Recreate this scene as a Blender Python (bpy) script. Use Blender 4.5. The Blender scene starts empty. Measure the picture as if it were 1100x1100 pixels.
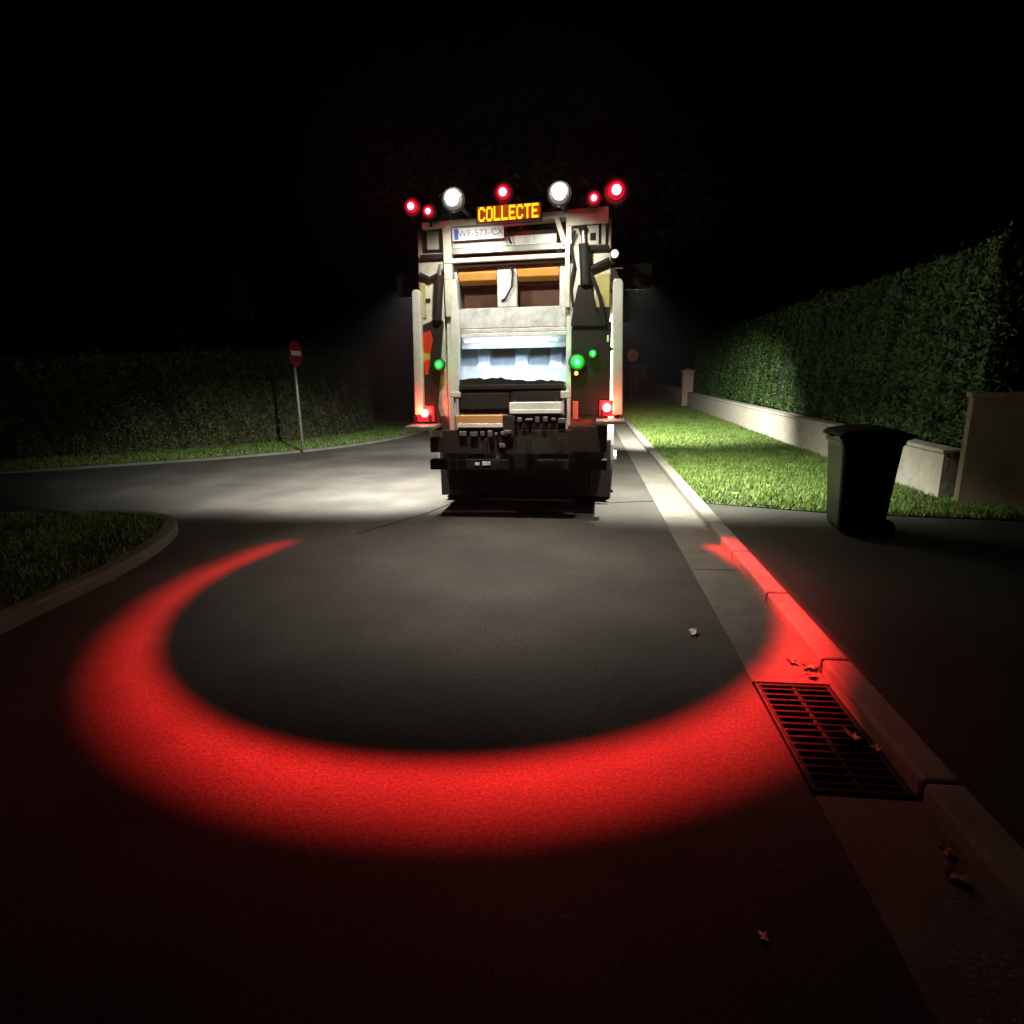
import bpy, bmesh, math, random
import numpy as np
from mathutils import Vector, Matrix, Euler

# ------------------------------------------------------------------ camera, sky, exposure
random.seed(7); rng = np.random.default_rng(11)
SC = bpy.context.scene
COL = SC.collection
R = math.radians
CH, CF, CP, CR = 1.65, 640.0, R(13.44), R(1.0)          # eye height, focal length (px of an 1100 frame), pitch, roll
cd = bpy.data.cameras.new('camera'); cam = bpy.data.objects.new('camera', cd); COL.objects.link(cam)
cd.sensor_width = 36; cd.lens = 36 * CF / 1100; cd.clip_end = 2000; cd.clip_start = .05
cam.matrix_world = Matrix.Translation((0, 0, CH)) @ Matrix.Rotation(R(90) - CP, 4, 'X') @ Matrix.Rotation(-CR, 4, 'Z')
SC.camera = cam
w = bpy.data.worlds.new('World'); SC.world = w; w.use_nodes = True
nt = w.node_tree; bg = nt.nodes['Background']; sk = nt.nodes.new('ShaderNodeTexSky')
sk.sky_type = 'NISHITA'; sk.sun_disc = False; sk.sun_elevation = R(-6); sk.sun_rotation = R(150)
nt.links.new(sk.outputs[0], bg.inputs[0]); bg.inputs[1].default_value = 0.004
SC.view_settings.view_transform = 'Standard'; SC.view_settings.look = 'None'
SC.view_settings.exposure = 0; SC.view_settings.gamma = 1
SC.cycles.max_bounces = 6; SC.cycles.use_denoising = True; SC.cycles.sample_clamp_indirect = 4
SC.cycles.sample_clamp_direct = 0; SC.cycles.caustics_reflective = False; SC.cycles.caustics_refractive = False

# ------------------------------------------------------------------ materials
def mat(name, col, rough=.6, metal=0, var=0, scale=8, dark=None, bump=0, bscale=60, emit=None, es=0, coat=0, detail=6):
    m = bpy.data.materials.new(name); m.use_nodes = True; n = m.node_tree; b = n.nodes['Principled BSDF']
    b.inputs['Roughness'].default_value = rough; b.inputs['Metallic'].default_value = metal
    b.inputs['Coat Weight'].default_value = coat
    b.inputs['Base Color'].default_value = (*col, 1)
    tc = n.nodes.new('ShaderNodeTexCoord')
    if var:
        t = n.nodes.new('ShaderNodeTexNoise'); t.inputs['Scale'].default_value = scale; t.inputs['Detail'].default_value = detail
        t.inputs['Roughness'].default_value = .65
        n.links.new(tc.outputs['Object'], t.inputs['Vector'])
        r = n.nodes.new('ShaderNodeValToRGB'); r.color_ramp.elements[0].position = .5 - .32 / max(var, .5) * .6
        r.color_ramp.elements[1].position = .62
        d = dark or tuple(c * (1 - min(var, .95)) for c in col)
        r.color_ramp.elements[0].color = (*d, 1); r.color_ramp.elements[1].color = (*col, 1)
        n.links.new(t.outputs['Fac'], r.inputs['Fac']); n.links.new(r.outputs['Color'], b.inputs['Base Color'])
    if bump:
        t2 = n.nodes.new('ShaderNodeTexNoise'); t2.inputs['Scale'].default_value = bscale; t2.inputs['Detail'].default_value = 4
        n.links.new(tc.outputs['Object'], t2.inputs['Vector'])
        bp = n.nodes.new('ShaderNodeBump'); bp.inputs['Strength'].default_value = bump; bp.inputs['Distance'].default_value = .01
        n.links.new(t2.outputs['Fac'], bp.inputs['Height']); n.links.new(bp.outputs['Normal'], b.inputs['Normal'])
    if emit:
        b.inputs['Emission Color'].default_value = (*emit, 1); b.inputs['Emission Strength'].default_value = es
    return m

def asphalt(name, c0, c1, c2):
    """worn asphalt: broad patches, fine aggregate, bumpy"""
    m = mat(name, c1, .82, bump=.28, bscale=80)
    n = m.node_tree; b = n.nodes['Principled BSDF']; b.inputs['Specular IOR Level'].default_value = .3; tc = [x for x in n.nodes if x.type == 'TEX_COORD'][0]
    def noise(s, d=5):
        t = n.nodes.new('ShaderNodeTexNoise'); t.inputs['Scale'].default_value = s; t.inputs['Detail'].default_value = d
        n.links.new(tc.outputs['Object'], t.inputs['Vector']); return t
    big = noise(1.1, 9); fine = noise(70, 3)
    v = n.nodes.new('ShaderNodeTexVoronoi'); v.inputs['Scale'].default_value = 75; n.links.new(tc.outputs['Object'], v.inputs['Vector'])
    r = n.nodes.new('ShaderNodeValToRGB'); e = r.color_ramp.elements
    e[0].position = .32; e[0].color = (*c0, 1); e[1].position = .68; e[1].color = (*c2, 1)
    k = e.new(.5); k.color = (*c1, 1)
    n.links.new(big.outputs['Fac'], r.inputs['Fac'])
    mx = n.nodes.new('ShaderNodeMix'); mx.data_type = 'RGBA'; mx.blend_type = 'MULTIPLY'; mx.inputs['Factor'].default_value = .75
    r2 = n.nodes.new('ShaderNodeValToRGB'); r2.color_ramp.elements[0].position = .3; r2.color_ramp.elements[0].color = (.35, .35, .35, 1)
    r2.color_ramp.elements[1].position = .75; r2.color_ramp.elements[1].color = (1.5, 1.47, 1.4, 1)
    n.links.new(fine.outputs['Fac'], r2.inputs['Fac'])
    n.links.new(r.outputs['Color'], mx.inputs['A']); n.links.new(r2.outputs['Color'], mx.inputs['B'])
    mx2 = n.nodes.new('ShaderNodeMix'); mx2.data_type = 'RGBA'; mx2.blend_type = 'MULTIPLY'; mx2.inputs['Factor'].default_value = .35
    n.links.new(mx.outputs['Result'], mx2.inputs['A']); n.links.new(v.outputs['Color'], mx2.inputs['B'])
    n.links.new(mx2.outputs['Result'], b.inputs['Base Color'])
    return m

def leafmat(name, a, b_, c, scale=9, trans=.0, rough=.6):
    m = mat(name, a, rough); n = m.node_tree; b = n.nodes['Principled BSDF']; tc = [x for x in n.nodes if x.type == 'TEX_COORD'][0]
    t = n.nodes.new('ShaderNodeTexNoise'); t.inputs['Scale'].default_value = scale; t.inputs['Detail'].default_value = 8; t.inputs['Roughness'].default_value = .8
    n.links.new(tc.outputs['Object'], t.inputs['Vector'])
    r = n.nodes.new('ShaderNodeValToRGB'); e = r.color_ramp.elements
    e[0].position = .35; e[0].color = (*a, 1); e[1].position = .68; e[1].color = (*c, 1); k = e.new(.5); k.color = (*b_, 1)
    n.links.new(t.outputs['Fac'], r.inputs['Fac']); n.links.new(r.outputs['Color'], b.inputs['Base Color'])
    return m

M = dict(
    asphalt=asphalt('asphalt', (.034, .032, .029), (.050, .047, .043), (.070, .066, .060)),
    drive=asphalt('driveway_asphalt', (.022, .023, .021), (.032, .033, .030), (.042, .043, .038)),
    road_dark=mat('road_dark', (.012, .012, .012), .5),
    concrete=mat('concrete', (.20, .19, .165), .85, var=.5, scale=5, bump=.5, bscale=50),
    darkkerb=mat('dark_kerb', (.10, .10, .08), .9, var=.5, scale=3, bump=.5),  # darker concrete for the kerbs on the left
    gutter=mat('gutter_concrete', (.11, .102, .088), .85, var=.55, scale=4, bump=.6, bscale=70),
    earth=mat('earth', (.035, .045, .016), .95, var=.6, scale=5, bump=.5),
    grass=leafmat('grass_blades', (.045, .085, .012), (.085, .15, .02), (.16, .22, .045), 3.5),
    hedge=leafmat('hedge_leaves', (.016, .042, .010), (.038, .082, .016), (.07, .12, .026), 4.0),
    hedge2=leafmat('dry_hedge_leaves', (.020, .028, .008), (.043, .055, .015), (.085, .09, .03), 3.0),
    tree=leafmat('tree_leaves', (.03, .05, .018), (.06, .085, .03), (.10, .12, .045), 1.5),
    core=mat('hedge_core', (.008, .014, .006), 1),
    bark=mat('bark', (.09, .07, .05), .9, var=.5, scale=12, bump=.8),
    wall=mat('rendered_wall', (.50, .47, .41), .85, var=.45, scale=6, bump=.5, bscale=30),
    pier=mat('brown_render', (.19, .15, .10), .9, var=.4, scale=3, bump=.6, bscale=40),
    cream=mat('cream_paint', (.80, .78, .66), .42, var=.55, scale=5, dark=(.33, .30, .21), coat=.2),
    white=mat('white_paint', (.84, .83, .78), .35, var=.3, scale=6, dark=(.52, .52, .48), coat=.3),
    worn=mat('scuffed_white_steel', (.74, .76, .76), .45, metal=.1, var=.6, scale=9, dark=(.30, .30, .28), bump=.4, bscale=18),
    bluew=mat('polished_hopper_steel', (.62, .68, .78), .36, metal=.35, var=.35, scale=9, dark=(.34, .38, .45)),
    olive=mat('mustard_paint', (.50, .44, .16), .5, var=.4, scale=8),
    greymetal=mat('grey_green_steel', (.34, .37, .33), .38, metal=.6, var=.5, scale=6),
    dmetal=mat('dirty_dark_steel', (.022, .019, .012), .7, metal=.2, var=.7, scale=9, bump=.5),
    black=mat('black_rubber', (.012, .012, .011), .7, var=.4, scale=20, bump=.3),
    blackp=mat('black_painted_steel', (.006, .0056, .0045), .75, var=.5, scale=10, bump=.2),
    chrome=mat('bright_worn_steel', (.62, .60, .54), .3, metal=.85, var=.5, scale=16),
    amberflap=mat('amber_flap', (.80, .38, .08), .5, var=.4, scale=6),
    brownpit=mat('rust_brown_steel', (.10, .04, .014), .7, var=.6, scale=7, bump=.4),
    orange=mat('worn_orange_paint', (.62, .30, .09), .5, var=.5, scale=10, dark=(.42, .30, .2)),
    redstrip=mat('red_reflector', (.65, .05, .02), .35), yelstrip=mat('yellow_reflector', (.55, .38, .04), .35),
    pink=mat('pale_red_lens', (.75, .20, .16), .3),
    ledface=mat('sign_glow', (.03, .01, .0), .4, emit=(1, .16, .0), es=.30),  # dim orange emission paints a glow around the LEDs
    ledbox=mat('sign_housing', (.02, .02, .02), .4),
    platew=mat('number_plate_white', (.78, .78, .80), .4), plateb=mat('number_plate_blue', (.03, .09, .45), .4),
    platet=mat('number_plate_ink', (.10, .11, .2), .5),
    binp=mat('black_bin_plastic', (.011, .012, .011), .42, var=.5, scale=5, bump=.15, bscale=25),
    binh=mat('bin_lid_plastic', (.014, .014, .014), .38, var=.4, scale=7),
    signred=mat('sign_red', (.26, .018, .022), .35), signwhite=mat('sign_white', (.85, .82, .78), .35),
    galv=mat('galvanised_steel', (.24, .24, .22), .5, metal=.5, var=.4, scale=14),
    signback=mat('sign_back', (.28, .28, .28), .5, metal=.3, var=.3),
    glass=mat('dark_glass', (.01, .012, .014), .08, coat=.5),
    iron=mat('cast_iron', (.016, .014, .013), .55, metal=.6, var=.4, scale=20, bump=.5),
    pit=mat('drain_shade', (.006, .005, .004), 1),  # near-black colour stands in for the darkness down the drain
    paper=mat('paper', (.75, .74, .68), .7, var=.3), leafb=mat('dead_leaf', (.32, .17, .07), .6, var=.5, scale=40),
    leafy=mat('yellow_leaf', (.62, .55, .14), .6, var=.3, scale=40),
    lens_w=mat('white_lens', (.4, .4, .4), .6, emit=(1, .97, .88), es=.07),  # lens glow is stepped down outwards to paint a lamp halo
    lens_w2=mat('white_halo_layer', (.5, .5, .5), .5, emit=(1, .97, .88), es=.5),
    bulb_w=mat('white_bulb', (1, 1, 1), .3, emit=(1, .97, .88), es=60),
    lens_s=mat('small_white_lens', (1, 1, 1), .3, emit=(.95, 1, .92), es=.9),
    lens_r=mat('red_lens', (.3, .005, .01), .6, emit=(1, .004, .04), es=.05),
    lens_r2=mat('red_halo_layer', (.4, .01, .02), .5, emit=(1, .008, .05), es=.55),
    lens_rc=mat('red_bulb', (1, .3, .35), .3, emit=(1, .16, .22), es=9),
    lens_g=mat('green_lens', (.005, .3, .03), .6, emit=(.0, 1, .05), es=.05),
    lens_g2=mat('green_halo_layer', (.01, .4, .05), .5, emit=(.0, 1, .06), es=.5),
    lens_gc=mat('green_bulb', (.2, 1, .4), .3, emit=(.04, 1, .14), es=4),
    lens_a=mat('amber_lens', (.9, .5, .05), .3, emit=(1, .45, .05), es=2.5),
    led=mat('amber_led', (1, .5, .05), .3, emit=(1, .36, .006), es=2.6),
    tail=mat('tail_lens', (.5, .02, .03), .3, emit=(1, .015, .04), es=.9),
    strip=mat('led_strip', (1, 1, 1), .3, emit=(.75, .88, 1), es=3),
)

# ------------------------------------------------------------------ helpers
def link(name, me, parent=None):
    o = bpy.data.objects.new(name, me); COL.objects.link(o)
    if parent is not None: o.parent = parent
    return o
def done(name, bm, m, parent=None, smooth=False, bevel=0):
    me = bpy.data.meshes.new(name)
    bmesh.ops.recalc_face_normals(bm, faces=bm.faces)
    bm.to_mesh(me); bm.free()
    for x in (m if isinstance(m, (list, tuple)) else [m]): me.materials.append(M[x])
    if smooth:
        for p in me.polygons: p.use_smooth = True
    o = link(name, me, parent)
    if bevel:
        b = o.modifiers.new('edge', 'BEVEL'); b.width = bevel; b.segments = 2; b.limit_method = 'ANGLE'
    return o
def tag(o, label=None, cat=None, group=None, kind=None):
    for k, v in (('label', label), ('category', cat), ('group', group), ('kind', kind)):
        if v: o[k] = v
    return o
def empty(name, loc=(0, 0, 0), rz=0):
    o = bpy.data.objects.new(name, None); COL.objects.link(o); o.location = loc; o.rotation_euler.z = rz
    o.empty_display_size = .2
    return o
def box(bm, x0, x1, y0, y1, z0, z1, mi=0):
    vs = [bm.verts.new((x, y, z)) for x in (x0, x1) for y in (y0, y1) for z in (z0, z1)]
    for f in ((0, 1, 3, 2), (4, 6, 7, 5), (0, 4, 5, 1), (2, 3, 7, 6), (0, 2, 6, 4), (1, 5, 7, 3)):
        bm.faces.new([vs[i] for i in f]).material_index = mi
def tube(bm, pts, r, n=10, mi=0):
    pts = [Vector(p) for p in pts]; rings = []
    rs = r if isinstance(r, (list, tuple)) else [r] * len(pts)
    for i, p in enumerate(pts):
        d = (pts[min(i + 1, len(pts) - 1)] - pts[max(i - 1, 0)]).normalized()
        a = d.orthogonal().normalized() if i == 0 else (a - d * a.dot(d)).normalized()
        b = d.cross(a)
        rings.append([bm.verts.new(p + (a * math.cos(t) + b * math.sin(t)) * rs[i]) for t in (2 * math.pi * k / n for k in range(n))])
    for q, s in zip(rings, rings[1:]):
        for k in range(n): bm.faces.new((q[k], q[(k + 1) % n], s[(k + 1) % n], s[k])).material_index = mi
    bm.faces.new(rings[0]).material_index = mi; bm.faces.new(rings[-1]).material_index = mi
def ball(bm, c, r, seg=16, sc=(1, 1, 1), mi=0):
    k = len(bm.faces)
    g = bmesh.ops.create_uvsphere(bm, u_segments=seg, v_segments=seg // 2 + 2, radius=r, matrix=Matrix.Translation(c) @ Matrix.Diagonal((*sc, 1)))
    bm.faces.ensure_lookup_table()
    for f in bm.faces[k:]: f.material_index = mi
def prism(bm, poly, axis, a0, a1, mi=0):
    """extrude a polygon along an axis ('x': poly is (y,z), 'y': (x,z), 'z': (x,y))"""
    def P(p, a): return {'x': (a, p[0], p[1]), 'y': (p[0], a, p[1]), 'z': (p[0], p[1], a)}[axis]
    A = [bm.verts.new(P(p, a0)) for p in poly]; B = [bm.verts.new(P(p, a1)) for p in poly]; n = len(poly)
    bm.faces.new(A).material_index = mi; bm.faces.new(B[::-1]).material_index = mi
    for i in range(n): bm.faces.new((A[i], A[(i + 1) % n], B[(i + 1) % n], B[i])).material_index = mi
def nb(): return bmesh.new()
def bx(name, m, parent, *dims, bevel=.006):
    bm = nb(); box(bm, *dims); return done(name, bm, m, parent, bevel=bevel)

# road frame: t to the right of the kerb's road edge, s along the road
RA = R(6.7)
def RW(t, s): return (1.33 + t * math.cos(RA) + s * math.sin(RA), -t * math.sin(RA) + s * math.cos(RA))
def sweep(bm, pts, w0, w1, z0, z1, mi=0):
    """prism along a ground polyline, from w0 to w1 to the right of it"""
    P = [Vector(p) for p in pts]; rows = []
    for i, p in enumerate(P):
        ds = []
        if i > 0: ds.append((P[i] - P[i - 1]).normalized())
        if i < len(P) - 1: ds.append((P[i + 1] - P[i]).normalized())
        d = sum(ds, Vector((0, 0))).normalized(); k = 1 / max(.3, d.dot(ds[0])); n = Vector((d.y, -d.x)) * k
        rows.append([bm.verts.new((*(p + n * a), z)) for a, z in ((w0, z0), (w0, z1), (w1, z1), (w1, z0))])
    for a, b in zip(rows, rows[1:]):
        for k in range(4): bm.faces.new((a[k], a[(k + 1) % 4], b[(k + 1) % 4], b[k])).material_index = mi
    bm.faces.new(rows[0]).material_index = mi; bm.faces.new(rows[-1][::-1]).material_index = mi
def smooth_line(pts, n=6):
    P = [Vector(p) for p in pts]; out = []
    for i in range(len(P) - 1):
        a = P[max(i - 1, 0)]; b = P[i]; c = P[i + 1]; d = P[min(i + 2, len(P) - 1)]
        for k in range(n):
            t = k / n
            out.append(.5 * ((2 * b) + (c - a) * t + (2 * a - 5 * b + 4 * c - d) * t * t + (3 * b - a - 3 * c + d) * t ** 3))
    out.append(P[-1]); return out
def cards(name, C, N, size, m, parent=None, tri=False, aspect=.6, jitter=.8):
    """many small leaf-shaped faces at points C, roughly facing N"""
    n = len(C); size = np.broadcast_to(size, (n,))
    N = N + rng.normal(0, jitter, (n, 3)); N /= np.linalg.norm(N, axis=1)[:, None] + 1e-9
    A = np.cross(N, rng.normal(0, 1, (n, 3))); A /= np.linalg.norm(A, axis=1)[:, None] + 1e-9
    B = np.cross(N, A)
    s = size[:, None]
    V = np.stack([C - A * s, C + B * s * aspect * .5 + N * s * .1, C + A * s, C - B * s * aspect * .5 + N * s * .1], 1).reshape(-1, 3)
    me = bpy.data.meshes.new(name); me.vertices.add(4 * n); me.vertices.foreach_set('co', V.ravel().astype('f'))
    me.loops.add(4 * n); me.loops.foreach_set('vertex_index', np.arange(4 * n, dtype='i'))
    me.polygons.add(n); me.polygons.foreach_set('loop_start', np.arange(0, 4 * n, 4, dtype='i')); me.polygons.foreach_set('loop_total', np.full(n, 4, 'i'))
    me.update(); me.materials.append(M[m]); return link(name, me, parent)
def blades(name, C, h, m):
    n = len(C); h = h[:, None]; a = rng.uniform(0, 2 * math.pi, n); wv = np.stack([np.cos(a), np.sin(a), 0 * a], 1) * rng.uniform(.004, .009, (n, 1))
    ln = rng.normal(0, .45, (n, 3)); ln[:, 2] = 1; ln[:, :2] *= 1
    V = np.stack([C - wv, C + wv, C + ln * h], 1).reshape(-1, 3)
    me = bpy.data.meshes.new(name); me.vertices.add(3 * n); me.vertices.foreach_set('co', V.ravel().astype('f'))
    me.loops.add(3 * n); me.loops.foreach_set('vertex_index', np.arange(3 * n, dtype='i'))
    me.polygons.add(n); me.polygons.foreach_set('loop_start', np.arange(0, 3 * n, 3, dtype='i')); me.polygons.foreach_set('loop_total', np.full(n, 3, 'i'))
    me.update(); me.materials.append(M[m]); return link(name, me)
def lump(x, y, z=0, k=1.0):
    return (np.sin(1.7 * k * x + 1.3) * np.cos(1.3 * k * y + .6 * z) + .6 * np.sin(3.9 * k * x + 2.1 * z) + .5 * np.sin(4.3 * k * y + 3.1 * z + 1) + .35 * np.sin(9.1 * k * (x + y) + 5.3 * z)) / 2.4

# ------------------------------------------------------------------ ground
bm = nb(); box(bm, -500, 500, -300, 900, -.6, -.28); tag(done('ground', bm, 'earth'), kind='structure')
bm = nb()      # carriageway and side street: one asphalt sheet with thickness
prism(bm, [RW(-.40, -14), RW(-.40, 90), RW(-9, 90), (-40, 60), (-60, 16), (-60, 0), (-9, -14)], 'z', -.25, 0)
tag(done('road', bm, 'asphalt'), kind='structure')
bm = nb()      # asphalt crossing to the right of the kerb
prism(bm, [RW(.155, -14), RW(.155, 7.05), (3.42, 6.42), (5.25, 5.89), (11, 4.3), (14, -14)], 'z', -.25, .045)
tag(done('driveway', bm, 'drive'), kind='structure')
bm = nb()      # concrete channel beside the kerb, left open over the gully
for s0, s1 in ((-14, -6.5), (-6.49, -3.7), (-3.69, -.9), (-.89, 1.98), (2.86, 4.7), (4.71, 7.5), (7.51, 10.3), (10.31, 15.9), (15.91, 90)):
    prism(bm, [RW(-.395, s0), RW(-.395, s1), RW(-.002, s1), RW(-.002, s0)], 'z', -.25, .006)
tag(done('gutter', bm, 'gutter', bevel=.004), kind='structure')
bm = nb(); s = -14.0
while s < 90:
    prism(bm, [RW(0, s), RW(0, s + .992), RW(.15, s + .992), RW(.15, s)], 'z', -.25, .085); s += 1.0
tag(done('kerb', bm, 'concrete', bevel=.018), kind='structure')
nearL = smooth_line([(-3.55, -14), (-3.45, -3), (-3.42, 1.5), (-3.40, 3.7), (-3.34, 4.7), (-3.40, 5.5), (-3.62, 6.25), (-4.05, 6.75), (-4.7, 6.95), (-5.8, 6.95), (-9, 6.7), (-30, 4.0)])
farL = smooth_line([(-60, 1.0), (-22, 7.4), (-12, 9.5), (-9, 10.5), (-7.2, 11.25), (-5.6, 12.0), (-4.1, 13.1), (-3.0, 14.7), (-2.45, 16.6), (-1.7, 21), (.8, 40), (6, 85)])
bm = nb(); sweep(bm, nearL, -.15, 0, -.2, .10); tag(done('kerb_side_street', bm, 'darkkerb', bevel=.02), kind='structure')
bm = nb(); sweep(bm, farL, -.14, 0, -.2, .045); tag(done('kerb_far', bm, 'darkkerb', bevel=.02), kind='structure')
def offs(line, d):
    out = []
    for i, p in enumerate(line):
        q = (Vector(line[min(i + 1, len(line) - 1)]) - Vector(line[max(i - 1, 0)])).normalized(); out.append(Vector(p) + Vector((q.y, -q.x)) * d)
    return out
vL = [tuple(p) for p in offs(nearL, -.155)]; vF = [tuple(p) for p in offs(farL, -.145)]
bm = nb(); prism(bm, vL + [(-40, 4), (-40, -14)], 'z', -.25, .075); tag(done('verge_near', bm, 'earth'), kind='structure')
bm = nb(); prism(bm, vF + [(6, 200), (-60, 200)], 'z', -.25, .035); tag(done('verge_far', bm, 'earth'), kind='structure')
bm = nb(); lawn = [RW(.155, 7.05), RW(.155, 90), RW(30, 90), (34, 3), (11, 4.32), (5.25, 5.91), (3.42, 6.44)]
prism(bm, lawn, 'z', -.25, .055); tag(done('lawn', bm, 'earth'), kind='structure')
bm = nb()      # dark lines on the asphalt; the right one paints a shadow edge
for pts in ([(-1.62, 6.05), (-1.42, 6.35), (-1.0, 6.95), (-.72, 7.6)], [(.9, 7.25), (1.35, 7.32), (1.9, 7.36)]):
    sweep(bm, smooth_line(pts, 4), -.014, .014, .001, .005)
tag(done('road_dark_lines', bm, 'road_dark'), kind='structure')

def inside(poly, x, y):
    c = np.zeros(len(x), bool); j = len(poly) - 1
    for i in range(len(poly)):
        xi, yi = poly[i]; xj, yj = poly[j]
        c ^= ((yi > y) != (yj > y)) & (x < (xj - xi) * (y - yi) / (yj - yi + 1e-12) + xi); j = i
    return c
def grass(name, poly, n, x0, x1, y0, y1, z, h0, h1, label, pw=1.0):
    x = rng.uniform(x0, x1, n); y = y0 + (y1 - y0) * rng.uniform(0, 1, n) ** pw
    k = inside(poly, x, y); x, y = x[k], y[k]
    h = rng.uniform(h0, h1, len(x)) * (1 + .5 * lump(x, y, 0, 1.6))
    tag(blades(name, np.stack([x, y, np.full(len(x), z)], 1), np.maximum(h, .012), 'grass'), label, 'grass', kind='stuff')
grass('lawn_grass', lawn, 330000, 1.9, 8.2, 5.2, 34, .053, .03, .07, 'short mown grass on the strip between kerb and low white wall', 1.7)
grass('corner_grass', vL + [(-40, 4), (-40, -14)], 130000, -9, -3.4, 1.2, 7.0, .073, .03, .075, 'dark short grass on the rounded street corner')
grass('far_grass', vF + [(6, 200), (-60, 200)], 130000, -13, 0, 9.5, 24, .033, .03, .08, 'short grass in front of the hedge across the side street')

# ------------------------------------------------------------------ walls, hedges, trees
WT = 2.93                                   # the wall's road face, in road coordinates
o = empty('low_wall', (*RW(WT, 7.35), 0)); tag(o, 'low white rendered wall running beside the lawn under the tall green hedge', 'wall')
def rel(o, p): return (p[0] - o.location.x, p[1] - o.location.y)
def wtop(s): return .60 + .003 * s
bm = nb()
for k in range(9):
    s0, s1 = 7.35 + k * 1.95, 7.35 + (k + 1) * 1.95
    prism(bm, [rel(o, RW(WT, s0)), rel(o, RW(WT, s1)), rel(o, RW(WT + .2, s1)), rel(o, RW(WT + .2, s0))], 'z', 0, .60)
bmesh.ops.remove_doubles(bm, verts=bm.verts, dist=.001)
done('wall_body', bm, 'wall', o)
bm = nb(); prism(bm, [rel(o, RW(WT - .03, 7.33)), rel(o, RW(WT - .03, 24.9)), rel(o, RW(WT + .23, 24.9)), rel(o, RW(WT + .23, 7.33))], 'z', .602, .65)
done('coping', bm, 'wall', o, bevel=.01)
o = tag(empty('garden_wall', (*RW(WT + .02, 7.0), 0)), 'dim brown rendered garden wall at the end of the low white wall behind the bin', 'wall')
d = Vector(RW(1, 0)) - Vector(RW(0, 0)); e = Vector(RW(0, 1)) - Vector(RW(0, 0))
def gp(a, b): return tuple(d * a + e * b)
gd = Vector((.90, -.44)); gn = Vector((.44, .90))
def gw(a, b): return tuple(gd * a + gn * b)
bm = nb(); prism(bm, [gw(0, 0), gw(6, 0), gw(6, .22), gw(0, .22)], 'z', 0, 1.26); done('wall_body', bm, 'pier', o)
bm = nb(); prism(bm, [gw(-.03, -.03), gw(6, -.03), gw(6, .25), gw(-.03, .25)], 'z', 1.262, 1.32); done('coping', bm, 'pier', o, bevel=.01)
# gate pillars and lower wall at the far end
def pillar(s, hgt, label, wd=.42):
    o = tag(empty('gate_pillar', (*RW(WT + .05, s), 0), -RA), label, 'pillar', 'gate pillars at the far end of the low wall')
    bm = nb(); box(bm, -wd / 2, wd / 2, -wd / 2, wd / 2, 0, hgt - .12); done('shaft', bm, 'wall', o, bevel=.01)
    bm = nb(); box(bm, -wd / 2 - .05, wd / 2 + .05, -wd / 2 - .05, wd / 2 + .05, hgt - .118, hgt - .05)
    v = [bm.verts.new(p) for p in ((-wd/2, -wd/2, hgt - .049), (wd/2, -wd/2, hgt - .049), (wd/2, wd/2, hgt - .049), (-wd/2, wd/2, hgt - .049), (0, 0, hgt + .05))]
    for a, b in ((0, 1), (1, 2), (2, 3), (3, 0)): bm.faces.new((v[a], v[b], v[4]))
    bm.faces.new(v[3::-1]); done('cap', bm, 'wall', o)
pillar(25.4, 1.55, 'pale gate pillar at the far end of the tall hedge')
pillar(46, 1.9, 'farthest pale gate pillar just right of the truck', .8)
o = tag(empty('boundary_wall', (*RW(WT + .02, 26.0), 0)), 'farther low wall between the two pale gate pillars', 'wall')
bm = nb(); prism(bm, [gp(0, 0), gp(0, 19.3), gp(.2, 19.3), gp(.2, 0)], 'z', 0, .72); done('wall_body', bm, 'wall', o)
bm = nb(); prism(bm, [gp(-.03, 0), gp(-.03, 19.3), gp(.23, 19.3), gp(.23, 0)], 'z', .722, .77); done('coping', bm, 'wall', o, bevel=.01)

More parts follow.
